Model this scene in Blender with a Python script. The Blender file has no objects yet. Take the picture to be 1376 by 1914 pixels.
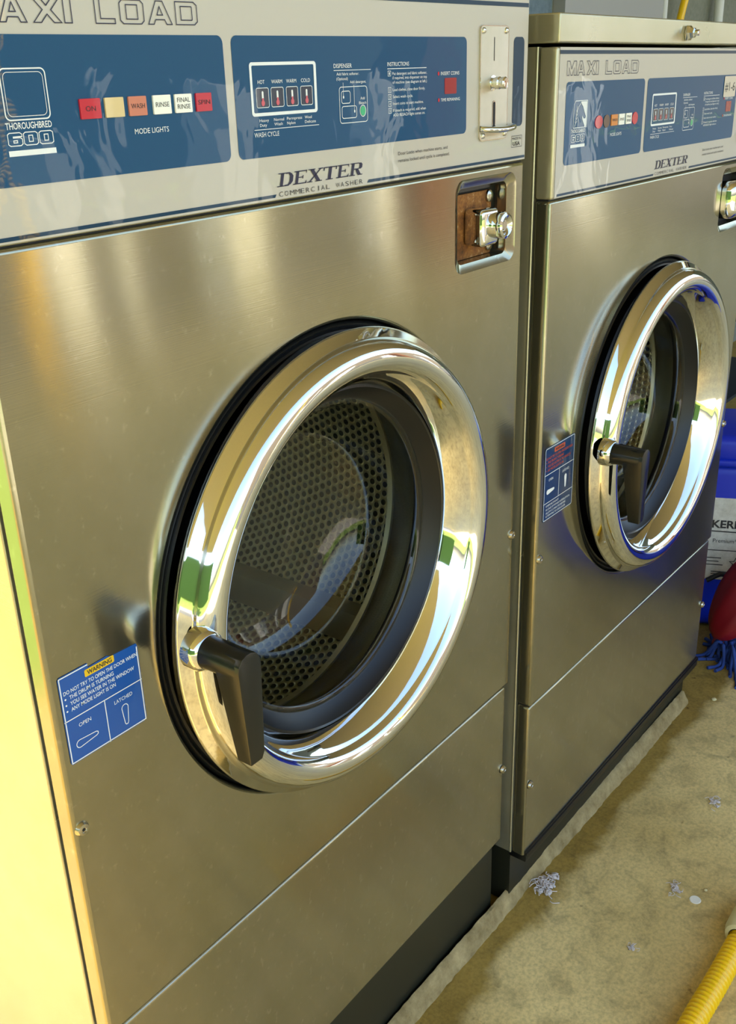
import bpy, bmesh, math, random
from mathutils import Vector, Matrix, Euler
random.seed(7)
PI = math.pi
scene = bpy.context.scene
COL = scene.collection
ZO = 1.175            # height of the control panel's lower edge above the floor (first machine)

# ------------------------------------------------------------------ camera, sky, sun, exposure
cam_d = bpy.data.cameras.new('camera'); cam = bpy.data.objects.new('camera', cam_d); COL.objects.link(cam)
cam_d.sensor_fit = 'HORIZONTAL'; cam_d.sensor_width = 36.0; cam_d.lens = 36.0*1917.7/1376
cam_d.clip_start = 0.01; cam_d.clip_end = 200
cam.location = (-0.38717, -0.63392, 0.10438+ZO)
cam.rotation_euler = (1.16301, 0.028856, -0.91701)
scene.camera = cam

world = bpy.data.worlds.new('sky'); scene.world = world; world.use_nodes = True
wt = world.node_tree; wt.nodes.clear()
sky = wt.nodes.new('ShaderNodeTexSky'); sky.sky_type = 'NISHITA'; sky.sun_disc = False
sky.sun_elevation = math.radians(48); sky.sun_rotation = math.radians(-35); sky.dust_density = 3.0; sky.air_density = 1.2
bg = wt.nodes.new('ShaderNodeBackground'); bg.inputs[1].default_value = 0.30
wo = wt.nodes.new('ShaderNodeOutputWorld'); wt.links.new(sky.outputs[0], bg.inputs[0]); wt.links.new(bg.outputs[0], wo.inputs[0])

sun_d = bpy.data.lights.new('sun', 'SUN'); sun_d.energy = 7.0; sun_d.angle = math.radians(1.0); sun_d.color = (1.0, 0.95, 0.86)
sun = bpy.data.objects.new('sun', sun_d); COL.objects.link(sun)
sun.rotation_euler = Vector((-0.06, -0.45, -0.85)).to_track_quat('-Z', 'Y').to_euler()
scene.view_settings.view_transform = 'Standard'; scene.view_settings.look = 'None'
scene.view_settings.exposure = 1.28; scene.view_settings.gamma = 1.0; scene.view_settings.use_curve_mapping = False

# ------------------------------------------------------------------ materials
def s2l(c):
    return tuple(((x/255)/12.92 if x/255 <= 0.04045 else ((x/255+0.055)/1.055)**2.4) for x in c)
def nm(m): return m.node_tree.nodes, m.node_tree.links
def mat(name, rgb, rough=0.5, metal=0.0, spec=0.5, coat=0.0, coat_rough=0.03, emit=None):
    m = bpy.data.materials.new(name); m.use_nodes = True
    b = m.node_tree.nodes['Principled BSDF']
    b.inputs['Base Color'].default_value = (*s2l(rgb), 1); b.inputs['Roughness'].default_value = rough
    b.inputs['Metallic'].default_value = metal; b.inputs['Specular IOR Level'].default_value = spec
    b.inputs['Coat Weight'].default_value = coat; b.inputs['Coat Roughness'].default_value = coat_rough
    return m
def noise(N, L, vec, scale, detail=4, rough=0.55, dist=0.0):
    n = N.new('ShaderNodeTexNoise'); n.inputs['Scale'].default_value = scale; n.inputs['Detail'].default_value = detail
    n.inputs['Roughness'].default_value = rough; n.inputs['Distortion'].default_value = dist
    if vec is not None: L.new(vec, n.inputs['Vector'])
    return n
def ramp(N, L, fac, stops):
    r = N.new('ShaderNodeValToRGB'); e = r.color_ramp.elements
    while len(e) < len(stops): e.new(0.5)
    for k, (p, c) in enumerate(stops):
        e[k].position = p; e[k].color = (c, c, c, 1) if not isinstance(c, tuple) else (*c, 1)
    L.new(fac, r.inputs[0]); return r
def mapping(N, L, scale=(1,1,1), rot=(0,0,0), loc=(0,0,0)):
    t = N.new('ShaderNodeTexCoord'); mp = N.new('ShaderNodeMapping')
    mp.inputs['Scale'].default_value = scale; mp.inputs['Rotation'].default_value = rot; mp.inputs['Location'].default_value = loc
    L.new(t.outputs['Object'], mp.inputs['Vector']); return mp.outputs[0]
def mixc(N, L, fac, a, b, mode='MIX'):
    x = N.new('ShaderNodeMix'); x.data_type = 'RGBA'; x.blend_type = mode
    for sock, v in ((x.inputs[0], fac), (x.inputs[6], a), (x.inputs[7], b)):
        if isinstance(v, (float, int)): sock.default_value = v
        elif isinstance(v, tuple): sock.default_value = (*v, 1)
        else: L.new(v, sock)
    return x.outputs[2]
def bump(N, L, h, strength, dist=0.01, normal=None):
    b = N.new('ShaderNodeBump'); b.inputs['Strength'].default_value = strength; b.inputs['Distance'].default_value = dist
    L.new(h, b.inputs['Height'])
    if normal is not None: L.new(normal, b.inputs['Normal'])
    return b.outputs[0]

def steel(name, base=(174,168,146), rough=0.12, aniso=0.95, wave=0.07, spots=0.8, tangent=(0,0,1), metal=0.93):
    m = mat(name, base, rough, metal); N, L = nm(m); b = N['Principled BSDF']
    b.inputs['Anisotropic'].default_value = aniso
    cx = N.new('ShaderNodeCombineXYZ')
    for i in range(3): cx.inputs[i].default_value = tangent[i]
    L.new(cx.outputs[0], b.inputs['Tangent'])
    # broad oil-canning of the sheet, fine brushing, specks of dried water
    wv = noise(N, L, mapping(N, L, (1,1,0.7)), 2.6, 1.5, 0.4)
    br = noise(N, L, mapping(N, L, (0.0,0.0,200)), 3.0, 2, 0.6)
    n1 = bump(N, L, wv.outputs[0], wave, 0.02)
    n2 = bump(N, L, br.outputs[0], 0.06, 0.0006, n1)
    L.new(n2, b.inputs['Normal'])
    sp = noise(N, L, mapping(N, L, (1,1,0.8)), 95, 5, 0.75)
    sr = ramp(N, L, sp.outputs[0], [(0.58,0.0),(0.70,1.0)])
    cl = noise(N, L, mapping(N, L), 5, 5, 0.7)
    cr = ramp(N, L, cl.outputs[0], [(0.3,0.0),(0.75,1.0)])
    base_l = s2l(base)
    dirty = tuple(x*0.80 for x in base_l[:2]) + (base_l[2]*0.66,)
    c1 = mixc(N, L, cr.outputs[0], base_l, dirty)
    c2 = mixc(N, L, mixc(N, L, sr.outputs[0], (0,0,0), (spots*.35,)*3), c1, (0.78,0.74,0.62))
    L.new(c2, b.inputs['Base Color'])
    rr = N.new('ShaderNodeMapRange'); rr.inputs['To Min'].default_value = rough*0.85; rr.inputs['To Max'].default_value = rough*1.3
    L.new(cl.outputs[0], rr.inputs[0]); L.new(rr.outputs[0], b.inputs['Roughness'])
    return m
M = {}
M['steel'] = steel('brushed_stainless_steel')
M['steel_low'] = steel('spotted_stainless_steel', rough=0.16, spots=1.0, wave=0.1)
M['steel_side'] = steel('side_stainless_steel', base=(206,198,170), rough=0.24, aniso=0.9, wave=0.2, spots=0.3, metal=0.7)
M['plain_steel'] = mat('satin_steel', (190,184,168), 0.25, 1.0)
M['coin_steel'] = steel('coin_plate_steel', base=(226,216,196), rough=0.42, aniso=0.6, wave=0.1, spots=0.6)
M['chrome'] = mat('polished_chrome', (222,222,218), 0.045, 1.0)
N, L = nm(M['chrome']); n = noise(N, L, mapping(N, L), 22, 2, .5); L.new(bump(N, L, n.outputs[0], 0.05, 0.004), N['Principled BSDF'].inputs['Normal'])
M['rubber'] = mat('black_rubber', (16,17,17), 0.35, 0, 0.4)
M['plastic'] = mat('black_plastic', (22,23,20), 0.26, 0, 0.5)
M['dark'] = mat('dark_slot', (6,7,9), 0.6)
def vinyl(name, rgb, metal=0.0):
    m = mat(name, rgb, 0.45, metal, 0.15, 0.5, 0.02); N, L = nm(m)
    v = noise(N, L, mapping(N, L, (1.3,1,1)), 14, 2, 0.5, 0.8)
    N['Principled BSDF'].inputs['Coat IOR'].default_value = 1.6
    nn = bump(N, L, v.outputs[0], 0.08, 0.006)
    L.new(nn, N['Principled BSDF'].inputs['Coat Normal'])
    return m
M['panel'] = vinyl('silver_vinyl', (196,190,174), 0.25)
M['blue'] = vinyl('blue_vinyl', (0,74,112))
M['teal'] = vinyl('teal_vinyl', (0,52,78))
M['white'] = mat('white_ink', (236,238,232), 0.4)
M['ink'] = mat('navy_ink', (28,28,58), 0.4)
M['black_ink'] = mat('black_ink', (46,44,46), 0.4)
M['yellow_ink'] = mat('yellow_ink', (236,190,30), 0.4)
M['sticker_blue'] = mat('sticker_blue', (16,82,160), 0.3, 0, 0.5, 0.4)
M['sticker_navy'] = mat('sticker_navy', (10,52,92), 0.3, 0, 0.5, 0.4)
M['orange_ink'] = mat('faded_orange_ink', (206,88,52), 0.4)
M['light_red'] = mat('red_lamp', (196,14,44), 0.25, 0, 0.5, 0.5)
M['light_cream'] = mat('cream_lamp', (222,198,140), 0.3, 0, 0.5, 0.5)
M['light_salmon'] = mat('salmon_lamp', (204,124,96), 0.3, 0, 0.5, 0.5)
M['light_white'] = mat('white_lamp', (248,246,230), 0.3, 0, 0.5, 0.5)
M['light_orange'] = mat('orange_lamp', (214,128,34), 0.3, 0, 0.5, 0.5)
M['light_brown'] = mat('dark_brown_lamp', (84,60,44), 0.3, 0, 0.5, 0.5)
M['light_pink'] = mat('pink_lamp', (206,92,104), 0.3, 0, 0.5, 0.5)
M['green'] = mat('green_lamp', (22,170,110), 0.3, 0, 0.5, 0.5)
M['red_window'] = mat('red_display', (150,20,36), 0.2, 0, 0.5, 0.5)
M['switch'] = mat('switch_window', (22,48,72), 0.15, 0, 0.5, 0.6)
M['tag'] = mat('paper_tag', (214,200,176), 0.6)
M['kick'] = mat('black_painted_base', (34,34,22), 0.42, 0, 0.5)
# rusty plate
m = mat('rusty_plate', (120,70,24), 0.75, 0.1); N, L = nm(m); b = N['Principled BSDF']
n = noise(N, L, mapping(N, L), 70, 8, .8); r = ramp(N, L, n.outputs[0], [(0.30,s2l((70,40,14))),(0.5,s2l((140,86,30))),(0.60,s2l((170,112,44))),(0.68,s2l((232,222,190)))])
L.new(r.outputs[0], b.inputs['Base Color']); L.new(bump(N, L, n.outputs[0], 0.6, 0.003), b.inputs['Normal']); M['rust'] = m
# clear window glass: clear where seen straight on, mirror-like at grazing angles
m = bpy.data.materials.new('window_glass'); m.use_nodes = True; N, L = nm(m); N.clear()
o = N.new('ShaderNodeOutputMaterial'); mx = N.new('ShaderNodeMixShader'); tr = N.new('ShaderNodeBsdfTransparent'); gl = N.new('ShaderNodeBsdfGlossy'); fr = N.new('ShaderNodeFresnel')
tr.inputs[0].default_value = (0.90,0.93,0.88,1); gl.inputs['Roughness'].default_value = 0.02; fr.inputs[0].default_value = 1.62
L.new(fr.outputs[0], mx.inputs[0]); L.new(tr.outputs[0], mx.inputs[1]); L.new(gl.outputs[0], mx.inputs[2]); L.new(mx.outputs[0], o.inputs[0])
M['glass'] = m
# perforated drum wall (holes laid out on the drum's unrolled surface)
m = mat('perforated_drum', (240,230,196), 0.34, 0.8); N, L = nm(m); b = N['Principled BSDF']
uv = N.new('ShaderNodeUVMap')
def cell(offx, offy, s=0.0125):
    mp = N.new('ShaderNodeMapping'); mp.inputs['Scale'].default_value = (1/s, 1/(s*1.732), 1); mp.inputs['Location'].default_value = (offx, offy, 0)
    L.new(uv.outputs[0], mp.inputs[0])
    f = N.new('ShaderNodeVectorMath'); f.operation = 'FRACTION'; L.new(mp.outputs[0], f.inputs[0])
    sb = N.new('ShaderNodeVectorMath'); sb.operation = 'SUBTRACT'; L.new(f.outputs[0], sb.inputs[0]); sb.inputs[1].default_value = (0.5,0.5,0)
    ml = N.new('ShaderNodeVectorMath'); ml.operation = 'MULTIPLY'; L.new(sb.outputs[0], ml.inputs[0]); ml.inputs[1].default_value = (1,1.732,0)
    ln = N.new('ShaderNodeVectorMath'); ln.operation = 'LENGTH'; L.new(ml.outputs[0], ln.inputs[0]); return ln.outputs['Value']
mn = N.new('ShaderNodeMath'); mn.operation = 'MINIMUM'; L.new(cell(0,0), mn.inputs[0]); L.new(cell(.5,.5), mn.inputs[1])
hole = ramp(N, L, mn.outputs[0], [(0.30,1.0),(0.35,0.0)])
L.new(mixc(N, L, hole.outputs[0], s2l((240,230,196)), (0.012,0.012,0.010)), b.inputs['Base Color'])
inv = N.new('ShaderNodeMath'); inv.operation = 'SUBTRACT'; inv.inputs[0].default_value = 1.0; L.new(hole.outputs[0], inv.inputs[1]); L.new(inv.outputs[0], b.inputs['Metallic'])
hh = ramp(N, L, mn.outputs[0], [(0.30,0.0),(0.48,1.0)]); L.new(bump(N, L, hh.outputs[0], 0.5, 0.002), b.inputs['Normal'])
M['drum'] = m
M['drum_plain'] = mat('smooth_drum_steel', (214,204,170), 0.35, 0.75)
# concrete floor with dirt, scuffs and a damp band along the machines
m = mat('concrete', (170,150,108), 0.62, 0, 0.4); N, L = nm(m); b = N['Principled BSDF']
v = mapping(N, L)
n1 = noise(N, L, v, 2.2, 8, .65); n2 = noise(N, L, v, 18, 8, .7, .5); n3 = noise(N, L, v, 160, 3, .6)
r1 = ramp(N, L, n1.outputs[0], [(0.32,s2l((202,175,107))),(0.68,s2l((235,210,141)))])
r2 = ramp(N, L, n2.outputs[0], [(0.30,0.58),(0.50,0.98),(0.8,1.10)])
c = mixc(N, L, 1.0, r1.outputs[0], r2.outputs[0], 'MULTIPLY')
r3 = ramp(N, L, n3.outputs[0], [(0.35,0.82),(0.6,1.05)]); c = mixc(N, L, 1.0, c, r3.outputs[0], 'MULTIPLY')
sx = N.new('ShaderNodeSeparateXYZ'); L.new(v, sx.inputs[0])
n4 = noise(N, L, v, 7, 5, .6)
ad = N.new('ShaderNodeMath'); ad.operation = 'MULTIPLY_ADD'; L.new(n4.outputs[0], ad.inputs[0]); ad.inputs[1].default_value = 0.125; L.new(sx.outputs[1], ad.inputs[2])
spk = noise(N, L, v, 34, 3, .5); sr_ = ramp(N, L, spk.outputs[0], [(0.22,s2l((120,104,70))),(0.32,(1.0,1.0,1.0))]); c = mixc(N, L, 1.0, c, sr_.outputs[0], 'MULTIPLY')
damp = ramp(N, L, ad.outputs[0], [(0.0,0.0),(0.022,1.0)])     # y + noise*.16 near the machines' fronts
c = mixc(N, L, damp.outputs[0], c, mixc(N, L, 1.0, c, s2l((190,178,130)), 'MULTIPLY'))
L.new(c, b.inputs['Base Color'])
L.new(bump(N, L, n2.outputs[0], 0.25, 0.006), b.inputs['Normal'])
rr = ramp(N, L, n1.outputs[0], [(0.3,0.45),(0.7,0.7)]); L.new(rr.outputs[0], b.inputs['Roughness'])
M['floor'] = m
m = mat('grout', (176,164,132), 0.85); N, L = nm(m); n = noise(N, L, mapping(N, L), 30, 6, .7)
r = ramp(N, L, n.outputs[0], [(0.3,s2l((126,106,60))),(0.7,s2l((186,164,112)))]); L.new(r.outputs[0], N['Principled BSDF'].inputs['Base Color']); L.new(bump(N, L, n.outputs[0], .7, .006), N['Principled BSDF'].inputs['Normal'])
M['grout'] = m
def wallmat(name, a, c):
    m = mat(name, a, 0.8); N, L = nm(m); n = noise(N, L, mapping(N, L), 60, 5, .7)
    r = ramp(N, L, n.outputs[0], [(0.3,s2l(a)),(0.7,s2l(c))]); L.new(r.outputs[0], N['Principled BSDF'].inputs['Base Color']); L.new(bump(N, L, n.outputs[0], .3, .004), N['Principled BSDF'].inputs['Normal']); return m
M['wall'] = wallmat('blue_grey_wall', (96,116,130), (122,140,152))
M['wall2'] = wallmat('green_grey_wall', (120,124,110), (138,140,126))
M['ceil'] = wallmat('ceiling_paint', (176,158,120), (190,172,134))
M['duct'] = mat('galvanised_sheet', (172,172,168), 0.5, 0.3)
m = mat('grass', (92,132,30), 0.9); N, L = nm(m); n = noise(N, L, mapping(N, L), 3, 8, .7)
r = ramp(N, L, n.outputs[0], [(0.3,s2l((76,104,24))),(0.7,s2l((140,160,62)))]); L.new(r.outputs[0], N['Principled BSDF'].inputs['Base Color']); M['grass'] = m
M['wall_tan'] = wallmat('grey_brown_render', (88,78,64), (106,94,78))
M['asphalt'] = wallmat('worn_asphalt', (58,56,48), (74,70,60))
M['drive'] = wallmat('driveway_concrete', (160,152,134), (180,172,154))
M['yellow'] = mat('yellow_plastic', (255,206,8), 0.32, 0, 0.5, 0.2)
M['cream'] = mat('cream_plastic', (226,214,160), 0.4)
M['blue_plastic'] = mat('blue_plastic', (10,44,190), 0.35, 0, 0.5)
M['yarn'] = mat('blue_yarn', (44,70,140), 0.9)
M['yarn_dark'] = mat('dark_blue_yarn', (20,44,96), 0.9)
M['red_cloth'] = mat('dark_red_vinyl', (128,12,24), 0.45)
M['pink_cloth'] = mat('pink_band', (170,80,84), 0.8)
M['cable'] = mat('black_cable', (14,15,17), 0.45)
M['lint'] = mat('grey_lint', (218,208,200), 0.95)
M['paper'] = wallmat('stained_white_label', (196,188,170), (226,220,204))
M['shelf'] = mat('dark_cabinet', (22,30,38), 0.6)
M['white_paint'] = mat('white_paint', (232,232,226), 0.45)
M['pipe'] = mat('white_pipe', (224,226,224), 0.4)
M['brown'] = mat('brown_board', (118,76,50), 0.6)
M['bark'] = mat('bark', (84,66,48), 0.9)
M['leaf'] = wallmat('leaves', (58,84,30), (96,124,52))

# ------------------------------------------------------------------ mesh helpers
def link(name, me, material, parent=None):
    o = bpy.data.objects.new(name, me); COL.objects.link(o)
    for mm in (material if isinstance(material, list) else [material]):
        if len(me.materials) < (len(material) if isinstance(material, list) else 1): me.materials.append(mm)
    if parent is not None: o.parent = parent
    return o
def obj(name, bm, material, parent=None, smooth=False, angle=35, aligned_flat=False):
    me = bpy.data.meshes.new(name); bm.normal_update()
    if smooth:
        for f in bm.faces:
            f.smooth = True
            if aligned_flat and max(abs(f.normal.x), abs(f.normal.y), abs(f.normal.z)) > 0.9995: f.smooth = False
    bm.to_mesh(me); bm.free()
    if smooth: me.set_sharp_from_angle(angle=math.radians(angle))
    if smooth and aligned_flat:
        for p in me.polygons:
            if max(abs(c) for c in p.normal) > 0.9995: p.use_smooth = False
    return link(name, me, material, parent)
def tag(o, label=None, cat=None, group=None, kind=None):
    if label: o['label'] = label
    if cat: o['category'] = cat
    if group: o['group'] = group
    if kind: o['kind'] = kind
    return o
def empty(name, loc, label=None, cat=None, group=None):
    o = bpy.data.objects.new(name, None); COL.objects.link(o); o.location = loc; o.empty_display_size = .05
    return tag(o, label, cat, group)
def add_box(bm, x0, x1, y0, y1, z0, z1, bev=0.0, seg=2):
    r = bmesh.ops.create_cube(bm, size=1.0); vs = r['verts']
    for v in vs: v.co = Vector(((x0+x1)/2+v.co.x*(x1-x0), (y0+y1)/2+v.co.y*(y1-y0), (z0+z1)/2+v.co.z*(z1-z0)))
    if bev > 0:
        es = list({e for v in vs for e in v.link_edges})
        bmesh.ops.bevel(bm, geom=es, offset=bev, segments=seg, profile=0.5, affect='EDGES')
def box(name, mat_, dims, parent=None, bev=0.0, seg=2):
    bm = bmesh.new(); add_box(bm, *dims, bev, seg)
    return obj(name, bm, mat_, parent, smooth=bev > 0, aligned_flat=True)
def add_lathe(bm, prof, c, n=96, axis='y', ph0=0.0, uvl=None, a0=0, a1=2*PI):
    """prof: list of (radius, along axis); c: centre point"""
    full = abs((a1-a0)-2*PI) < 1e-6
    rings = []
    m = n if full else n+1
    for r, t in prof:
        ring = []
        if r < 1e-6:
            p = {'y': (0,t,0), 'x': (t,0,0), 'z': (0,0,t)}[axis]; v = bm.verts.new(Vector(c)+Vector(p)); ring = [v]*m
        else:
            for k in range(m):
                a = a0+(a1-a0)*k/n+ph0; q = (r*math.cos(a), r*math.sin(a))
                p = {'y': (q[0],t,q[1]), 'x': (t,q[0],q[1]), 'z': (q[0],q[1],t)}[axis]
                ring.append(bm.verts.new(Vector(c)+Vector(p)))
        rings.append(ring)
    for i in range(len(rings)-1):
        A, B = rings[i], rings[i+1]
        for k in range(n):
            k2 = (k+1) % m
            vs = [A[k], A[k2], B[k2], B[k]]; u = []
            for v in vs:
                if v not in u: u.append(v)
            if len(u) >= 3:
                try: f = bm.faces.new(u)
                except ValueError: continue
                if uvl is not None:
                    pos = {A[k]:(k,i), A[k2]:(k+1,i), B[k2]:(k+1,i+1), B[k]:(k,i+1)}
                    for lp in f.loops:
                        kk, ii = pos[lp.vert]; lp[uvl].uv = ((a0+(a1-a0)*kk/n)*prof[ii][0], prof[ii][1])
def lathe(name, mat_, prof, c, parent=None, n=96, axis='y', angle=35):
    bm = bmesh.new(); add_lathe(bm, prof, c, n, axis); bmesh.ops.recalc_face_normals(bm, faces=bm.faces)
    return obj(name, bm, mat_, parent, smooth=True, angle=angle)
def rrect(x0, x1, z0, z1, r, seg=6):
    pts = []
    for cx, cz, a in ((x1-r, z1-r, 0), (x0+r, z1-r, PI/2), (x0+r, z0+r, PI), (x1-r, z0+r, 1.5*PI)):
        for k in range(seg+1):
            t = a+PI/2*k/seg; pts.append((cx+r*math.cos(t), cz+r*math.sin(t)))
    return pts
def add_plate(bm, pts, y, thick=0.0):
    """polygon in x,z facing -y"""
    vs = [bm.verts.new((p[0], y, p[1])) for p in pts]
    f = bm.faces.new(vs)
    f.normal_update()
    if f.normal.y > 0: f.normal_flip()
    if thick > 0:
        r = bmesh.ops.extrude_face_region(bm, geom=[f]); bv = [g for g in r['geom'] if isinstance(g, bmesh.types.BMVert)]
        for v in bv: v.co.y -= thick
def add_ribbon(bm, pts, w, y, closed=True):
    n = len(pts); L_ = []; R_ = []
    for i in range(n):
        p = Vector(pts[i]); a = Vector(pts[i-1] if (closed or i > 0) else pts[i]); c = Vector(pts[(i+1) % n] if (closed or i < n-1) else pts[i])
        d1 = (p-a); d2 = (c-p)
        if d1.length < 1e-9: d1 = d2
        if d2.length < 1e-9: d2 = d1
        d1.normalize(); d2.normalize(); t = d1+d2
        if t.length < 1e-6: t = d1
        t.normalize(); nrm = Vector((-t.y, t.x)); k = max(0.45, nrm.dot(Vector((-d1.y, d1.x))))
        L_.append(bm.verts.new((p.x+nrm.x*w/2/k, y, p.y+nrm.y*w/2/k))); R_.append(bm.verts.new((p.x-nrm.x*w/2/k, y, p.y-nrm.y*w/2/k)))
    for i in range(n if closed else n-1):
        j = (i+1) % n
        try: bm.faces.new((L_[i], L_[j], R_[j], R_[i]))
        except ValueError: pass
def face_front(bm):
    for f in bm.faces:
        f.normal_update()
        if f.normal.y > 0: f.normal_flip()
_cap = {}
def add_text(bm, s, x0, x1, zb, h, y, offset=0.0, shear=0.0):
    """flat lettering in x,z between x0 and x1, base line zb, capital height h"""
    def raw(t):
        cu = bpy.data.curves.new('t', 'FONT'); cu.body = t; cu.size = 1; cu.resolution_u = 3; cu.offset = offset
        oo = bpy.data.objects.new('t', cu); COL.objects.link(oo); dg = bpy.context.evaluated_depsgraph_get(); dg.update()
        me = bpy.data.meshes.new_from_object(oo.evaluated_get(dg)); bpy.data.objects.remove(oo); bpy.data.curves.remove(cu); return me
    if 'H' not in _cap:
        me = raw('H'); ys = [v.co.y for v in me.vertices]; _cap['H'] = max(ys)-min(ys); bpy.data.meshes.remove(me)
    me = raw(s); xs = [v.co.x for v in me.vertices]
    a, b2 = min(xs), max(xs); kx = (x1-x0)/(b2-a); kz = h/_cap['H']
    vs = [bm.verts.new((x0+(v.co.x-a)*kx+shear*v.co.y*kz, y, zb+v.co.y*kz)) for v in me.vertices]
    for p in me.polygons:
        try: bm.faces.new([vs[i] for i in p.vertices])
        except ValueError: pass
    bpy.data.meshes.remove(me)
def add_tube(bm, pts, r, n=12, rfun=None, cap=True):
    pts = [Vector(p) for p in pts]; rings = []; up = Vector((0,0,1)); prev = None
    for i, p in enumerate(pts):
        t = (pts[min(i+1,len(pts)-1)]-pts[max(i-1,0)]).normalized()
        if prev is None:
            prev = t.cross(up) if abs(t.dot(up)) < .95 else t.cross(Vector((1,0,0)))
        prev = (prev-t*prev.dot(t)).normalized(); b2 = t.cross(prev)
        rad = r if rfun is None else rfun(i)
        rings.append([bm.verts.new(p+rad*(math.cos(2*PI*k/n)*prev+math.sin(2*PI*k/n)*b2)) for k in range(n)])
    for i in range(len(rings)-1):
        for k in range(n): bm.faces.new((rings[i][k], rings[i][(k+1)%n], rings[i+1][(k+1)%n], rings[i+1][k]))
    if cap: bm.faces.new(rings[0]); bm.faces.new(rings[-1])
def spline(pts, n):
    """Catmull-Rom through pts, n samples per segment"""
    P = [Vector(p) for p in pts]; P = [2*P[0]-P[1]]+P+[2*P[-1]-P[-2]]; out = []
    for i in range(1, len(P)-2):
        for k in range(n):
            t = k/n; a, b2, c, d = P[i-1], P[i], P[i+1], P[i+2]
            out.append(0.5*((2*b2)+(c-a)*t+(2*a-5*b2+4*c-d)*t*t+(3*b2-a-3*c+d)*t**3))
    out.append(P[-2]); return out
def cut(bm, cutters):
    """bm minus each cutter bmesh; returns a new bmesh"""
    me = bpy.data.meshes.new('a'); bm.to_mesh(me); bm.free(); oa = bpy.data.objects.new('a', me); COL.objects.link(oa); rem = [oa]
    for cb in cutters:
        bmesh.ops.recalc_face_normals(cb, faces=cb.faces)
        mc = bpy.data.meshes.new('c'); cb.to_mesh(mc); cb.free(); oc = bpy.data.objects.new('c', mc); COL.objects.link(oc); rem.append(oc)
        md = oa.modifiers.new('b', 'BOOLEAN'); md.operation = 'DIFFERENCE'; md.object = oc; md.solver = 'EXACT'
    dg = bpy.context.evaluated_depsgraph_get(); dg.update()
    out = bmesh.new(); res = bpy.data.meshes.new_from_object(oa.evaluated_get(dg)); out.from_mesh(res)
    for r in rem: bpy.data.objects.remove(r)
    return out

# ------------------------------------------------------------------ the setting
def struct(o): o['kind'] = 'structure'; return o
struct(box('floor', M['floor'], (-4.4, 8.0, -3.4, 1.2, -0.2, 0.0)))
struct(box('forecourt', M['drive'], (-4.4, 1.6, -9, -3.4, -0.22, -0.01)))
struct(box('driveway', M['asphalt'], (1.6, 60, -9, -3.4, -0.22, -0.01)))
struct(box('side_path', M['drive'], (-6.0, -4.4, -9, 30, -0.22, -0.008)))
struct(box('lawn', M['grass'], (-60, 60, -60, -9, -0.25, -0.01)))
struct(box('back_lawn', M['grass'], (-4.4, 20, 1.2, 30, -0.25, -0.01)))
struct(box('side_lawn', M['grass'], (-60, -6.0, -9, 30, -0.25, -0.01)))
struct(box('wall_back', M['wall'], (-0.05, 2.62, 0.98, 1.16, 0, 2.6)))
struct(box('wall_back_right', M['wall2'], (2.62, 8.0, 0.98, 1.16, 0, 2.6)))
struct(box('wall_right', M['wall2'], (8.0, 8.15, -1.5, 1.16, 0, 2.6)))
struct(box('ceiling', M['ceil'], (-4.9, 8.15, -1.9, 1.3, 2.62, 2.75)))
# concrete berm of grout along the foot of the machines
bm = bmesh.new(); sec = [(-0.006,0.0),(-0.002,0.007),(0.002,0.016),(0.007,0.0245),(0.012,0.026),(0.014,0.0)]
prev = None; NB = 150
for i in range(NB+1):
    x = -0.1+1.60*i/NB; sh = -0.010*(x-.73)/.72; j = 0.55*math.sin(x*9)+.4*math.sin(x*23+1)
    ring = [bm.verts.new((x, y+sh+(0.0025*j+random.uniform(-.0012,.0012))*(1 if q < 3 else .15), max(0, z+(random.uniform(-.0012,.0012) if 0 < q < 5 else 0)))) for q, (y, z) in enumerate(sec)]
    if prev:
        for q in range(len(sec)-1): bm.faces.new((prev[q], prev[q+1], ring[q+1], ring[q]))
    prev = ring
bmesh.ops.recalc_face_normals(bm, faces=bm.faces)
struct(obj('trim_1', bm, M['grout'], None, smooth=True, angle=60))

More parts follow.
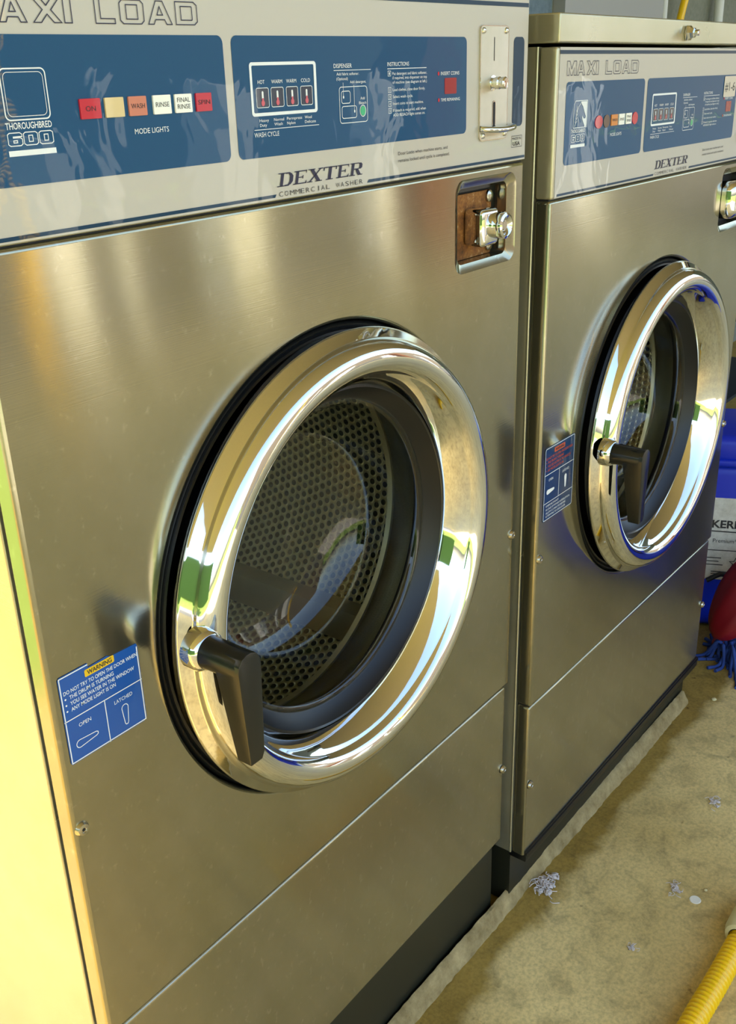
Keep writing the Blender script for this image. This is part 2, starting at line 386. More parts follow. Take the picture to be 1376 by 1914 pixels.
# ------------------------------------------------------------------ washing machine
W = 0.74; XC, ZC = 0.3692, -0.3771+ZO; ZS = -0.7288+ZO; ZB = -1.0113+ZO; ZT = 0.1725+ZO
def Z(z): return z+ZO
def make_washer_parts(root):
    """parts common to both machines, in the first machine's own frame"""
    P = {}
    # cabinet body: left and right side panels, back and top frame
    for s, x0, x1 in (('l', 0.0, 0.0016), ('r', W-0.0016, W)):
        bm = bmesh.new(); add_box(bm, x0, x1, 0.0235, 0.74, ZB, ZT-0.002)
        add_box(bm, x0 if s == 'l' else x1-0.012, x0+0.012 if s == 'l' else x1, 0.0235, 0.0255, ZB, ZT-.002, 0.0008, 1)
        add_lathe(bm, [(.0020,ZB),(.0020,ZT-.002)], (x0+.0010 if s == 'l' else x1-.0010, .0255, 0), 12, 'z')
        obj('side_panel', bm, M['steel_side'], root, smooth=True, aligned_flat=True)
    bm = bmesh.new(); add_box(bm, 0.0016, W-0.0016, 0.738, 0.74, ZB, ZT); obj('back_panel', bm, M['plain_steel'], root)
    # front panel with the round door opening and the square lock recess
    z1, z0 = Z(-0.0014), ZS+0.0012
    bm = bmesh.new(); add_box(bm, 0.0, W, 0.0, 0.022, z0, z1, 0.0040, 4)
    RH = 0.2588
    c1 = bmesh.new(); add_lathe(c1, [(0,-.1),(RH,-.1),(RH,.1),(0,.1)], (XC,0,ZC), 160)
    c2 = bmesh.new()
    add_plate(c2, rrect(0.590, 0.722, Z(-0.1125), Z(-0.0105), 0.016), 0.05, 0.1)
    c3 = bmesh.new(); add_box(c3, 0.0016, W-0.0016, 0.0014, 0.05, z0+.0016, z1-.0016)
    bm = cut(bm, [c3, c1, c2])
    # rolled rim of the opening
    add_lathe(bm, [(RH,0.0),(0.2570,0.0006),(0.2556,0.0024),(0.2550,0.006),(0.2545,0.022)], (XC,0,ZC), 160)
    # dished frame of the lock recess
    A = rrect(0.590, 0.722, Z(-0.1125), Z(-0.0105), 0.016); B = rrect(0.5965, 0.7155, Z(-0.108), Z(-0.0145), 0.014)
    Cq = rrect(0.603, 0.709, Z(-0.1035), Z(-0.0205), 0.009)
    rings = [[bm.verts.new((p[0], yy, p[1])) for p in ps] for ps, yy in ((A, 0.0), (B, 0.0035), (Cq, 0.0055), (Cq, 0.03))]
    for a, b2 in zip(rings, rings[1:]):
        for k in range(len(a)): bm.faces.new((a[k], a[(k+1)%len(a)], b2[(k+1)%len(a)], b2[k]))
    bmesh.ops.recalc_face_normals(bm, faces=[f for f in bm.faces])
    P['front'] = obj('front_panel', bm, M['steel'], root, smooth=True, angle=50, aligned_flat=True)
    # lower panel, slightly narrower
    bm = bmesh.new(); add_box(bm, 0.001, W-0.007, 0.0012, 0.022, ZB, ZS-0.0012, 0.0038, 4)
    obj('lower_panel', bm, M['steel_low'], root, smooth=True, aligned_flat=True)
    bm = bmesh.new(); add_box(bm, 0.004, W-.012, 0.006, 0.022, ZS-.006, ZS+.006); obj('seam_gap', bm, M['dark'], root)
    # control panel, its printed fields and bottom trim
    bm = bmesh.new(); add_box(bm, 0.0, W, -0.0008, 0.022, Z(0.0), ZT-0.0025, 0.0032, 4)
    cp = obj('control_panel', bm, M['steel_side'], root, smooth=True, aligned_flat=True); P['control'] = cp
    box('shadow_gap', M['dark'], (0.002, W-.002, 0.004, 0.02, Z(-.004), Z(.001)), root)
    y = -0.0011
    bm = bmesh.new(); add_plate(bm, [(0.006,Z(.0015)),(W-.002,Z(.0015)),(W-.002,ZT-.003),(0.006,ZT-.003)], y); P['vinyl'] = obj('silver_overlay', bm, M['panel'], cp)
    y = -0.0014
    for x0, x1 in ((0.0247, 0.2503), (0.2595, 0.6089)):
        bm = bmesh.new(); add_plate(bm, rrect(x0, x1, Z(.0377), Z(.1319), .006), y); obj('blue_field', bm, M['blue'], cp)
    bm = bmesh.new(); add_plate(bm, rrect(0.706, 0.7296, Z(.0388), Z(.1322), .006), y); obj('blue_field', bm, M['teal'], cp)
    bm = bmesh.new()
    add_plate(bm, [(0.012,Z(.0030)),(0.3005,Z(.0034)),(0.3024,Z(.0060)),(0.012,Z(.0058))], y)
    add_plate(bm, [(0.4322,Z(.0034)),(W-.003,Z(.0034)),(W-.003,Z(.0062)),(0.4347,Z(.0062))], y)
    add_plate(bm, [(0.006,Z(.1622)),(W-.003,Z(.1622)),(W-.003,Z(.1664)),(0.006,Z(.1664))], y)
    obj('teal_stripe', bm, M['teal'], cp)
    # white printing
    y = -0.0017; bm = bmesh.new(); T = lambda *a, **k: add_text(bm, *a, **k)
    T('THOROUGHBRED', .0415, .0785, Z(.0740), .0042, y, offset=.012)
    add_plate(bm, [(.0412,Z(.0570)),(.0794,Z(.0570)),(.0794,Z(.0606)),(.0412,Z(.0606))], y)
    for k in range(3):                                   # outlined block digits 6 0 0
        x0 = .0420+.0125*k; x1 = x0+.0112; zb, zt = Z(.0636), Z(.0718)
        six = [(.14,0),(0,.12),(0,.88),(.14,1),(.86,1),(1,.88),(1,.70),(.38,.70),(.38,.62),(.86,.62),(1,.50),(1,.12),(.86,0)]
        oo = [(.14,0),(0,.12),(0,.88),(.14,1),(.86,1),(1,.88),(1,.12),(.86,0)]
        hole6 = [(.38,.24),(.64,.24),(.64,.40),(.38,.40)]; hole0 = [(.36,.26),(.64,.26),(.64,.74),(.36,.74)]
        for loop in ((six, hole6) if k == 0 else (oo, hole0)): add_ribbon(bm, [(x0+(x1-x0)*p[0], zb+(zt-zb)*p[1]) for p in loop], .0006, y)
    face_front(bm); obj('model_lettering', bm, M['white'], cp); bm = bmesh.new()
    T('MODE LIGHTS', .1513, .1850, Z(.0647), .0038, y)
    face_front(bm); obj('mode_lights_lettering', bm, M['white'], cp); bm = bmesh.new()
    a, b2 = rrect(.2783, .3628, Z(.0704), Z(.1120), .003), rrect(.2810, .3595, Z(.0730), Z(.1095), .0012)
    o_, i_ = [bm.verts.new((p[0], y, p[1])) for p in a], [bm.verts.new((p[0], y, p[1])) for p in b2]
    for k in range(len(a)): bm.faces.new((o_[k], o_[(k+1)%len(a)], i_[(k+1)%len(a)], i_[k]))
    SW = [(.2848,.3000),(.3030,.3187),(.3223,.3372),(.3410,.3565)]
    for x0, x1 in SW: add_ribbon(bm, rrect(x0, x1, Z(.0770), Z(.0922), .0016, 3), .0005, y)
    for s, x0, x1 in (('HOT',.2873,.2957),('WARM',.3041,.3178),('WARM',.3228,.3358),('COLD',.3421,.3541)): T(s, x0, x1, Z(.0954), .0030, y)
    for s, x0, x1, z in (('Heavy',.2867,.2983,.0658),('Duty',.2869,.2955,.0621),('Normal',.3047,.3175,.0658),('Wash',.3047,.3155,.0622),('Permpress',.3212,.3411,.0659),('Nylon',.3212,.3320,.0622),('Wool',.3447,.3542,.0658),('Delicate',.3447,.3596,.0621)): T(s, x0, x1, Z(z), .0024, y)
    add_ribbon(bm, [(.2797,Z(.0598)),(.3638,Z(.0598))], .0005, y, closed=False); T('WASH CYCLE', .2794, .3103, Z(.0540), .0038, y)
    face_front(bm); obj('wash_cycle_print', bm, M['white'], cp); bm = bmesh.new()
    T('DISPENSER', .3875, .4137, Z(.1058), .0036, y); add_ribbon(bm, [(.3874,Z(.1038)),(.4421,Z(.1038))], .0005, y, closed=False)
    T('Add fabric softener.', .3912, .4241, Z(.0996), .0024, y); T('(Optional)', .3909, .4072, Z(.0956), .0024, y); T('Add detergent.', .4104, .4344, Z(.0926), .0024, y)
    add_ribbon(bm, rrect(.3942, .4355, Z(.0590), Z(.0898), .003), .0006, y)
    add_ribbon(bm, rrect(.3972, .4101, Z(.0759), Z(.0862), .0022, 4), .0006, y); add_ribbon(bm, rrect(.3974, .4190, Z(.0631), Z(.0733), .0022, 4), .0006, y)
    for x, za, zb in ((.4001,.0935,.0812),(.4159,.0911,.0686)):
        add_ribbon(bm, [(x,Z(za)),(x,Z(zb))], .0004, y, closed=False); add_plate(bm, [(x+.0010*math.cos(t*PI/5), Z(zb)+.0013*math.sin(t*PI/5)) for t in range(10)], y-.0001)
    T('Add', .4253, .4319, Z(.0783), .0024, y); T('Bleach', .4228, .4340, Z(.0744), .0024, y)
    add_ribbon(bm, [(.4286+.0045*math.cos(t*PI/12), Z(.0685)+.0049*math.sin(t*PI/12)) for t in range(24)], .0006, y)
    face_front(bm); obj('dispenser_diagram', bm, M['white'], cp); bm = bmesh.new()
    T('INSTRUCTIONS', .4684, .5040, Z(.1061), .0036, y); add_ribbon(bm, [(.4683,Z(.1038)),(.5340,Z(.1038))], .0006, y, closed=False)
    for s, x1, z in (('Put detergent and fabric softener,',.5345,.0982),('if required, into dispenser on top',.5345,.0944),('of machine (see diagram at left.)',.5344,.0904),('Load clothes, close door firmly.',.5312,.0838),('Select wash cycle.',.5099,.0776),('Insert coins to start machine.',.5282,.0714),('If bleach is required, add when',.5324,.0652),('ADD BLEACH light comes on.',.5309,.0610)):
        T(s, .4763, x1, Z(z), .0026, y)
    for k, z in enumerate((.0984,.0838,.0776,.0714,.0652)):
        add_ribbon(bm, [(.4690,Z(z-.0010)),(.4736,Z(z-.0010)),(.4736,Z(z+.0034)),(.4690,Z(z+.0034))], .0004, y); T(str(k+1), .4706, .4722, Z(z), .0024, y)
    face_front(bm); obj('instructions_print', bm, M['white'], cp); bm = bmesh.new()
    T('INSERT COINS', .5599, .5942, Z(.0962), .0034, y); face_front(bm); obj('coin_lettering', bm, M['white'], cp); bm = bmesh.new(); T('TIME REMAINING', .5598, .5956, Z(.0713), .0030, y)
    face_front(bm); P['print'] = obj('time_lettering', bm, M['white'], cp)
    # dark printing on the silver
    bm = bmesh.new(); T = lambda *a, **k: add_text(bm, *a, **k)
    G = {'M': [[(0,0),(0,1),(.27,1),(.5,.45),(.73,1),(1,1),(1,0),(.78,0),(.78,.55),(.58,0),(.42,0),(.22,.55),(.22,0)]],
         'A': [[(0,0),(.36,1),(.64,1),(1,0),(.77,0),(.69,.2),(.31,.2),(.23,0)], [(.38,.4),(.62,.4),(.5,.76)]],
         'X': [[(0,0),(.35,.5),(0,1),(.27,1),(.5,.67),(.73,1),(1,1),(.65,.5),(1,0),(.73,0),(.5,.33),(.27,0)]],
         'I': [[(0,0),(0,1),(1,1),(1,0)]], 'L': [[(0,0),(0,1),(.26,1),(.26,.2),(1,.2),(1,0)]],
         'O': [[(.12,0),(0,.14),(0,.86),(.12,1),(.88,1),(1,.86),(1,.14),(.88,0)], [(.26,.2),(.26,.8),(.74,.8),(.74,.2)]],
         'D': [[(0,0),(0,1),(.86,1),(1,.86),(1,.14),(.86,0)], [(.24,.2),(.24,.8),(.74,.8),(.76,.76),(.76,.24),(.74,.2)]]}
    for ch, x0, x1 in (('M',.0246,.0478),('A',.0498,.0706),('X',.0759,.0985),('I',.1010,.1072),('L',.1275,.1448),('O',.1497,.1717),('A',.1757,.1988),('D',.2030,.2250)):
        for loop in G[ch]: add_ribbon(bm, [(x0+(x1-x0)*p[0], Z(.1390)+.0155*p[1]) for p in loop], .0007, y)
    face_front(bm); obj('maxi_load_lettering', bm, M['ink'], cp); bm = bmesh.new()
    # slanted serif DEXTER
    SL = .28
    def q(x0, x1, z0, z1, xa=None, xb=None):           # bar from z0 (x0..x1) to z1 (xa..xb)
        xa = x0 if xa is None else xa; xb = x1 if xb is None else xb
        return [(x0,z0),(x1,z0),(xb,z1),(xa,z1)]
    S = {'D': [q(.18,.36,0,1), q(0,.55,0,.07), q(0,.55,.93,1), q(.5,.75,0,.10,.5,.82), q(.5,.75,1,.90,.5,.82), q(.68,.86,.08,.3,.78,1.0), q(.78,1.0,.3,.7), q(.68,.86,.92,.7,.78,1.0)],
         'E': [q(.16,.36,0,1), q(0,1,0,.08), q(0,.95,.92,1), q(.36,.70,.47,.54), q(.88,1.0,0,.25,.98,1.0), q(.84,.95,1,.76,.93,.95), q(.66,.72,.38,.64)],
         'X': [q(.68,.92,0,1,.10,.34), q(.10,.2,0,1,.80,.90), q(0,.36,0,.07), q(.55,1,0,.07), q(0,.46,.93,1), q(.68,1,.93,1)],
         'T': [q(.40,.62,0,1), q(.24,.78,0,.07), q(0,1,.92,1), q(0,.07,.74,1), q(.93,1,.74,1)],
         'R': [q(.14,.32,0,1), q(0,.46,0,.07), q(0,.66,.93,1), q(.30,.66,.47,.55), q(.62,.82,.5,.6,.72,.92), q(.72,.92,.6,.85), q(.62,.82,.98,.85,.72,.92), q(.66,.92,0,.5,.44,.64), q(.80,1,0,.07)]}
    x0 = .3035; wd = {'D':.0200,'E':.0180,'X':.0210,'T':.0190,'R':.0205}
    for ch in 'DEXTER':
        for poly in S[ch]:
            add_plate(bm, [(x0+p[0]*wd[ch]+SL*p[1]*.0112, Z(.0118)+p[1]*.0112) for p in poly], y)
        x0 += wd[ch]+.0009
    face_front(bm); obj('maker_lettering', bm, M['ink'], cp)
    bm = bmesh.new()
    xx = .3058
    for wd_, a, b2 in (('COMMERCIAL', .3058, .3775), ('WASHER', .3845, .4272)):
        st = (b2-a)/len(wd_)
        for k, ch in enumerate(wd_): add_text(bm, ch, a+st*k+(st*.4 if ch == 'I' else 0), a+st*k+st*(.55 if ch == 'I' else .82 if ch in 'MW' else .68), Z(.0036), .0042, y, offset=-.008)
    face_front(bm); obj('subtitle_lettering', bm, M['black_ink'], cp); bm = bmesh.new()
    add_text(bm, 'Door Locks when machine starts, and', .4839, .5723, Z(.0247), .0032, y); add_text(bm, 'remains locked until cycle is completed.', .4837, .5764, Z(.0180), .0032, y)
    face_front(bm); obj('door_notice_lettering', bm, M['black_ink'], cp); bm = bmesh.new()
    add_ribbon(bm, [(.7058,Z(.0164)),(.7294,Z(.0164)),(.7294,Z(.0284)),(.7058,Z(.0284))], .0005, y)
    add_text(bm, 'MADE IN', .7075, .7270, Z(.0242), .0028, y); add_text(bm, 'USA', .7090, .7250, Z(.0180), .0042, y, offset=.015)
    face_front(bm); obj('origin_lettering', bm, M['black_ink'], cp)
    # cycle switches with thermometer marks, red display, bleach lamp
    for i, (x0, x1) in enumerate(SW):
        bm = bmesh.new(); add_plate(bm, rrect(x0+.0004, x1-.0004, Z(.0774), Z(.0918), .0014, 3), -.0014, .0002); s = obj('cycle_switch', bm, M['switch'], cp)
        bm = bmesh.new(); xm = (x0+x1)/2; add_plate(bm, rrect(xm-.0011, xm+.0011, Z(.0830), Z(.0898), .001, 3), -.0018); obj('thermometer_tube', bm, M['white'], s)
        bm = bmesh.new(); add_plate(bm, [(xm+.0021*math.cos(t*PI/8), Z(.0805)+.0024*math.sin(t*PI/8)) for t in range(16)], -.00185); add_plate(bm, rrect(xm-.0011, xm+.0011, Z(.0815), Z(.0845), .001, 3), -.0019); obj('thermometer_bulb', bm, M['light_pink'], s)
    bm = bmesh.new(); add_plate(bm, rrect(.5668, .5890, Z(.0781), Z(.0934), .0012, 3), -.0014, .0004); obj('coin_display', bm, M['red_window'], cp)
    bm = bmesh.new()
    for xx, zz in ((.5555,.0978),(.5558,.0728)): bm = bmesh.new(); add_plate(bm, [(xx+.0016*math.cos(t*PI/8), Z(zz)+.0019*math.sin(t*PI/8)) for t in range(16)], -.0018); obj('red_marker', bm, M['light_red'], cp)

    bm = bmesh.new(); add_plate(bm, [(.4286+.0038*math.cos(t*PI/12), Z(.0685)+.0042*math.sin(t*PI/12)) for t in range(24)], -.0014, .0005); obj('bleach_lamp', bm, M['green'], cp)
    # coin slide plate
    bm = bmesh.new(); add_plate(bm, rrect(.6340, .6920, Z(.0280), Z(.1428), .005), -.0008, .0022); cs = obj('coin_plate', bm, M['coin_steel'], root)
    bm = bmesh.new(); add_ribbon(bm, rrect(.6340, .6920, Z(.0280), Z(.1428), .005), .0010, -.0031); obj('plate_rim', bm, M['chrome'], cs)
    bm = bmesh.new(); add_plate(bm, rrect(.6612, .6624, Z(.1083), Z(.1318), .0004, 2), -.0032); obj('coin_slot', bm, M['dark'], cs)
    bm = bmesh.new(); add_plate(bm, rrect(.6598, .6664, Z(.0390), Z(.0685), .0032), -.0033); obj('slot_rim', bm, M['chrome'], cs)
    bm = bmesh.new(); add_plate(bm, rrect(.6612, .6650, Z(.0390), Z(.0670), .0018), -.0036); obj('coin_slot', bm, M['dark'], cs)
    for xx, zz in ((.6395,.1381),(.6862,.1383),(.6866,.0332),(.6402,.0332)):
        lathe('screw', M['chrome'], [(0,-.0055),(.0014,-.0054),(.0028,-.0045),(.0034,-.003)], (xx,0,Z(zz)), cs, 16)
    lathe('return_button', M['chrome'], [(0,-.0205),(.0050,-.0200),(.0062,-.0185),(.0062,-.0150),(.0052,-.0142),(.0052,-.0125),(.0064,-.0115),(.0064,-.0070),(.0054,-.0062),(.0054,-.0040),(.0078,-.0036),(.0078,-.003)], (.6600,0,Z(.0862)), cs, 32)
    bm = bmesh.new(); add_tube(bm, spline([(.6352,-.0035,Z(.0405)),(.640,-.010,Z(.0395)),(.658,-.014,Z(.0385)),(.676,-.014,Z(.0385)),(.694,-.011,Z(.0395)),(.6985,-.004,Z(.0400))], 6), .0033, 12)
    obj('coin_return_bar', bm, M['chrome'], cs, smooth=True, angle=60)
    # lock in the recess
    lk = box('lock_box', M['dark'], (.598, .714, .026, .045, Z(-.108), Z(-.016)), root)
    bm = bmesh.new(); add_plate(bm, rrect(.6035, .7020, Z(-.1030), Z(-.0300), .003), .0255, .0035); rp = obj('rusty_plate', bm, M['rust'], lk)
    box('lock_bracket', M['plastic'], (.604, .690, .017, .0255, Z(-.0265), Z(-.0215)), lk)
    for xx, zz in ((.6090,-.0440),(.6950,-.0370),(.6950,-.0930),(.6105,-.0950)):
        lathe('bolt_head', M['plain_steel'], [(0,.0170),(.004,.0174),(.0068,.0190),(.0072,.0222)], (xx,0,Z(zz)), rp, 20)
    bm = bmesh.new(); add_box(bm, .640, .676, -.006, .022, Z(-.088), Z(-.046), .006, 4)
    lkb = obj('lock_body', bm, M['chrome'], lk, smooth=True, angle=60)
    lathe('lock_cylinder', M['chrome'], [(0,-.0145),(.006,-.0145),(.0075,-.0165),(.0115,-.0185),(.0145,-.0170),(.0155,-.0130),(.0150,-.004),(.013,0)], (.672,0,Z(-.066)), lkb, 40)
    bm = bmesh.new(); add_plate(bm, [(.672+.0052*math.cos(t*PI/12), Z(-.066)+.0052*math.sin(t*PI/12)) for t in range(24)], -.0152); obj('key_face', bm, M['plain_steel'], lkb)
    # door ring, seals, window and drum
    c = (XC, 0, ZC)
    lathe('door_seal', M['rubber'], [(.2552,.022),(.2538,.010),(.2525,.0050),(.2510,.0030),(.2495,.0035),(.2480,.0060),(.2470,.0070),(.2455,.0045),(.2430,.0040),(.2410,.0080),(.2400,.03)], c, root, 128)
    lathe('tub_front', M['plain_steel'], [(.2600,.045),(.200,.045),(.200,.075)], c, root, 96)
    dr = lathe('door', M['chrome'], [(.2380,.026),(.2400,-.004),(.2480,-.0125),(.2500,-.0152),(.2502,-.0168),(.2488,-.0190),(.2412,-.0262),(.2404,-.0282),(.2402,-.0300),(.2392,-.0335),(.2362,-.0385),(.2318,-.0425),(.2260,-.0450),(.2195,-.0455),(.2135,-.0432),(.2090,-.0395),(.2062,-.0350),(.2048,-.0325),(.2025,-.0310),(.1905,-.0085),(.1885,-.002),(.1885,.010),(.200,.026)], c, root, 192, angle=40)
    P['door'] = dr
    lathe('window_seal', M['rubber'], [(.1892,-.004),(.1872,-.0045),(.1855,-.002),(.1745,.0115),(.1722,.0130),(.1715,.018),(.176,.024)], c, dr, 128)
    lathe('door_glass', M['glass'], [(.1735,.0125),(.1690,.0120),(.1655,.0165),(.1640,.030),(.1600,.052),(.1520,.078),(.1400,.096),(.1220,.108),(.0950,.115),(.0600,.1185),(0,.120)], c, dr, 128, angle=60)
    # handle
    hx, hz = .1318, Z(-.3560)
    hd = lathe('door_handle', M['plastic'], [(.0150,-.043),(.0158,-.047),(.0150,-.052),(.0143,-.088),(.0120,-.0935),(0,-.0940)], (hx,0,hz), dr, 40)
    lathe('handle_collar', M['chrome'], [(.0200,-.030),(.0198,-.041),(.0178,-.0455),(.0150,-.0475)], (hx,0,hz), hd, 40)
    bm = bmesh.new()
    pro = [(-.0138,.000),(-.0125,.0068),(-.0085,.0120),(-.0030,.0143),(.0030,.0143),(.0085,.0120),(.0125,.0068),(.0138,.000),(.0095,-.0890),(.0060,-.0955),(-.0085,-.0955)]
    fr = [bm.verts.new((hx+p[0], -.0945, hz+p[1])) for p in pro]; bk = [bm.verts.new((hx+p[0], -.0945+(.030 if p[1] > -.005 else .0165), hz+p[1])) for p in pro]
    bm.faces.new(fr); bm.faces.new(bk[::-1])
    for k in range(len(pro)): bm.faces.new((fr[k], bk[k], bk[(k+1)%len(pro)], fr[(k+1)%len(pro)]))
    bmesh.ops.recalc_face_normals(bm, faces=bm.faces); bmesh.ops.bevel(bm, geom=[e for e in bm.edges], offset=.0010, segments=2, profile=.5, affect='EDGES')
    obj('handle_lever', bm, M['plastic'], hd, smooth=True, angle=30)
    # drum
    bm = bmesh.new(); uvl = bm.loops.layers.uv.new('UVMap'); R = .285
    prof = [(R,.085+.0205*k) for k in range(18)]
    add_lathe(bm, prof, c, 128, uvl=uvl)
    for f in bm.faces: f.normal_update()
    drum = obj('drum', bm, M['drum'], root, smooth=True)
    bm = bmesh.new(); uvl = bm.loops.layers.uv.new('UVMap'); add_lathe(bm, [(.285,.4335),(.22,.4340),(.0,.436)], c, 64)
    for f in bm.faces:
        for lp in f.loops: lp[uvl].uv = (lp.vert.co.x, lp.vert.co.z)
    obj('drum_back', bm, M['drum'], drum, smooth=True)
    lathe('drum_front', M['drum_plain'], [(.285,.0855),(.278,.078),(.215,.074),(.200,.078),(.198,.084)], c, drum, 96)
    for k in range(3):
        a = math.radians(-48)+k*2*PI/3; bm = bmesh.new(); sec = []
        for da, dr_ in ((-.10,0),(-.08,.022),(-.04,.042),(0,.048),(.04,.042),(.08,.022),(.10,0)):
            sec.append(((R-.001-dr_)*math.cos(a+da), (R-.001-dr_)*math.sin(a+da)))
        A = [bm.verts.new((XC+p[0], .088, ZC+p[1])) for p in sec]; B = [bm.verts.new((XC+p[0], .432, ZC+p[1])) for p in sec]
        for i in range(len(sec)-1): bm.faces.new((A[i], A[i+1], B[i+1], B[i]))
        bm.faces.new(A)
        bmesh.ops.recalc_face_normals(bm, faces=bm.faces); obj('drum_lifter', bm, M['drum_plain'], drum, smooth=True, angle=60)
    lathe('outer_tub', M['plastic'], [(.30,.07),(.30,.46),(0,.46)], c, root, 64)
    # panel screws
    for xx, zz, mm in ((.0085,-.4859,0),(W-.0056,-.4859,0),(.0110,-.8750,1),(W-.0105,-.8750,1)):
        sc = lathe('screw', M['plain_steel'], [(0,-.0030),(.0024,-.0030),(.0029,-.0038),(.0052,-.0034),(.0066,-.0012),(.0070,.0003)], (xx if mm else xx,0,Z(zz)), root, 24)
        lathe('screw_recess', M['dark'], [(0,-.0031),(.0018,-.0031)], (xx,0,Z(zz)), sc, 6)
    # lid
    bm = bmesh.new(); add_box(bm, -.0015, W+.0015, -.0035, .74, ZT+.0015, ZT+.0330, .0022, 3); lid = obj('lid', bm, M['steel_side'], root, smooth=True, aligned_flat=True)
    ll = lathe('lid_lock', M['chrome'], [(.0095,-.0035),(.0110,-.0050),(.0108,-.0080),(.0078,-.0105),(.0070,-.0150),(.0050,-.0165),(0,-.0165)], (.375,0,Z(.1885)), lid, 6)
    lathe('lock_pin', M['chrome'], [(.0040,-.0160),(.0040,-.0210),(.0030,-.0220),(0,-.0220)], (.375,0,Z(.1885)), ll, 20)
    return P
def lights(cp, spec, first):
    for k, (x0, x1, mk, shape, words) in enumerate(spec):
        bm = bmesh.new()
        if shape == 'round':
            xm = (x0+x1)/2; add_plate(bm, [(xm+(x1-x0)/2*math.cos(t*PI/12), Z(.0836)+.0078*math.sin(t*PI/12)) for t in range(24)], -.0014, .0008)
        else: add_plate(bm, rrect(x0, x1, Z(.0774), Z(.0908), .0006, 2), -.0014, .0014)
        lm = obj('mode_light', bm, M[mk], cp)
        if words:
            bm = bmesh.new(); n_ = len(words); ww = (x1-x0)
            for j, s in enumerate(words):
                zc = .0825 if n_ == 1 else (.0850 if j == 0 else .0802)
                pad = .26 if len(s) == 2 else .12
                add_text(bm, s, x0+ww*pad, x1-ww*pad, Z(zc), .0034, -.0030)
            face_front(bm); obj('lettering', bm, M['black_ink'], lm)
def sticker(root, blue, x0, x1, zt, zb, z1, z2, ink, icon_fill, extra, cutc):
    yy = -.0004; bm = bmesh.new()
    pts = rrect(x0, x1, zb, zt, .003, 4) if not cutc else [(x0+.002,zt),(x0+.030,zt),(x0+.0302,zt-.0040),(x0+.050,zt-.0030),(x0+.054,zt-.0052),(x1-.001,zt-.0062),(x1,zt-.009),(x1,zb+.003),(x1-.003,zb),(x0+.001,zb),(x0,zb+.002),(x0,zt-.002)]
    add_plate(bm, pts, yy, .0003); st = obj('warning_sticker', bm, blue, root)
    yy = -.0009; bm = bmesh.new(); xm = (x0+x1)/2
    if not cutc: add_ribbon(bm, rrect(x0+.0012, x1-.0012, zb+.0012, zt-.0012, .003, 4), .0008, yy)
    else:
        add_ribbon(bm, [(x0+.030,zt-.0012),(x0+.0012,zt-.0012),(x0+.0012,zb+.0012),(x1-.0012,zb+.0012),(x1-.0012,zt-.009)], .0010, yy, closed=False)
    add_ribbon(bm, [(x0,z1),(x1,z1)], .0009, yy, closed=False); add_ribbon(bm, [(xm,z1),(xm,z2)], .0009, yy, closed=False)
    add_text(bm, 'OPEN', x0+.013, x0+.0255, z1-.0108, .0036, yy); add_text(bm, 'LATCHED', xm+.0095, xm+.0290, z1-.0098, .0036, yy)
    def paddle(cx, cz, L_, r1, r2, ang):
        pp = []
        for t in range(13): a = PI/2+PI*t/12; pp.append((r1*math.cos(a), r1*math.sin(a)))
        for t in (0,1,2,3): a = -PI/2+PI*t/3; pp.append((L_+r2*math.cos(a), r2*math.sin(a)))
        return [(cx+p[0]*math.cos(ang)-p[1]*math.sin(ang), cz+p[0]*math.sin(ang)+p[1]*math.cos(ang)) for p in pp]
    p1 = paddle(x0+.0115, z1-.0262, .0170, .0036, .0019, .03); p2 = paddle(xm+.0195, z1-.0180, .0150, .0034, .0018, -PI/2)
    for p in (p1, p2):
        if icon_fill: add_plate(bm, p, yy)
        else: add_ribbon(bm, p, .0007, yy)
    if extra:
        add_ribbon(bm, [(x0,z2),(x1,z2)], .0008, yy, closed=False)
        for k, (s, xe) in enumerate((('IMPORTANT',.045),('IN CASE OF POWER INTERRUPTION,',.079),('ALLOW 2-3 MINUTES BEFORE',.066),('ATTEMPTING TO OPEN DOOR.',.066))): add_text(bm, s, x0+.008, x0+xe, z2-.0065-.0052*k, .0030, yy)
    tx = bmesh.new() if ink is not M['white'] else bm
    for k, (s, a, b2) in enumerate((('DO NOT TRY TO OPEN THE DOOR WHEN', .0035, .0800), ('THE DRUM IS TURNING', .0085, .0540), ('YOU SEE WATER IN THE WINDOW', .0085, .0755), ('ANY MODE LIGHT IS ON', .0085, .0545))):
        zz = zt-.0178-.0057*k; add_text(tx, s, x0+a, x0+b2, zz, .0036, yy, offset=.006)
        if k: add_plate(tx, [(x0+.0045+.0009*math.cos(t*PI/4), zz+.0018+.0009*math.sin(t*PI/4)) for t in range(8)], yy)
    face_front(bm); obj('white_lettering', bm, M['white'], st)
    if tx is not bm: face_front(tx); obj('orange_lettering', tx, ink, st)
    bm = bmesh.new(); add_plate(bm, rrect(x0+.026, x0+.0565, zt-.0115, zt-.0048, .0012, 3), -.0010); w_ = obj('warning_bar', bm, M['yellow_ink'] if ink is M['white'] else M['orange_ink'], st)
    bm = bmesh.new(); add_text(bm, 'WARNING', x0+.0285, x0+.0540, zt-.0102, .0042, -.0012, offset=.02); face_front(bm); obj('lettering', bm, M['black_ink'], w_)
    return st

w1 = empty('washing_machine', (0, 0, 0), 'nearer large stainless front-loading washer, blue sticker with yellow warning bar left of its round door', 'washing machine')
P1 = make_washer_parts(w1)
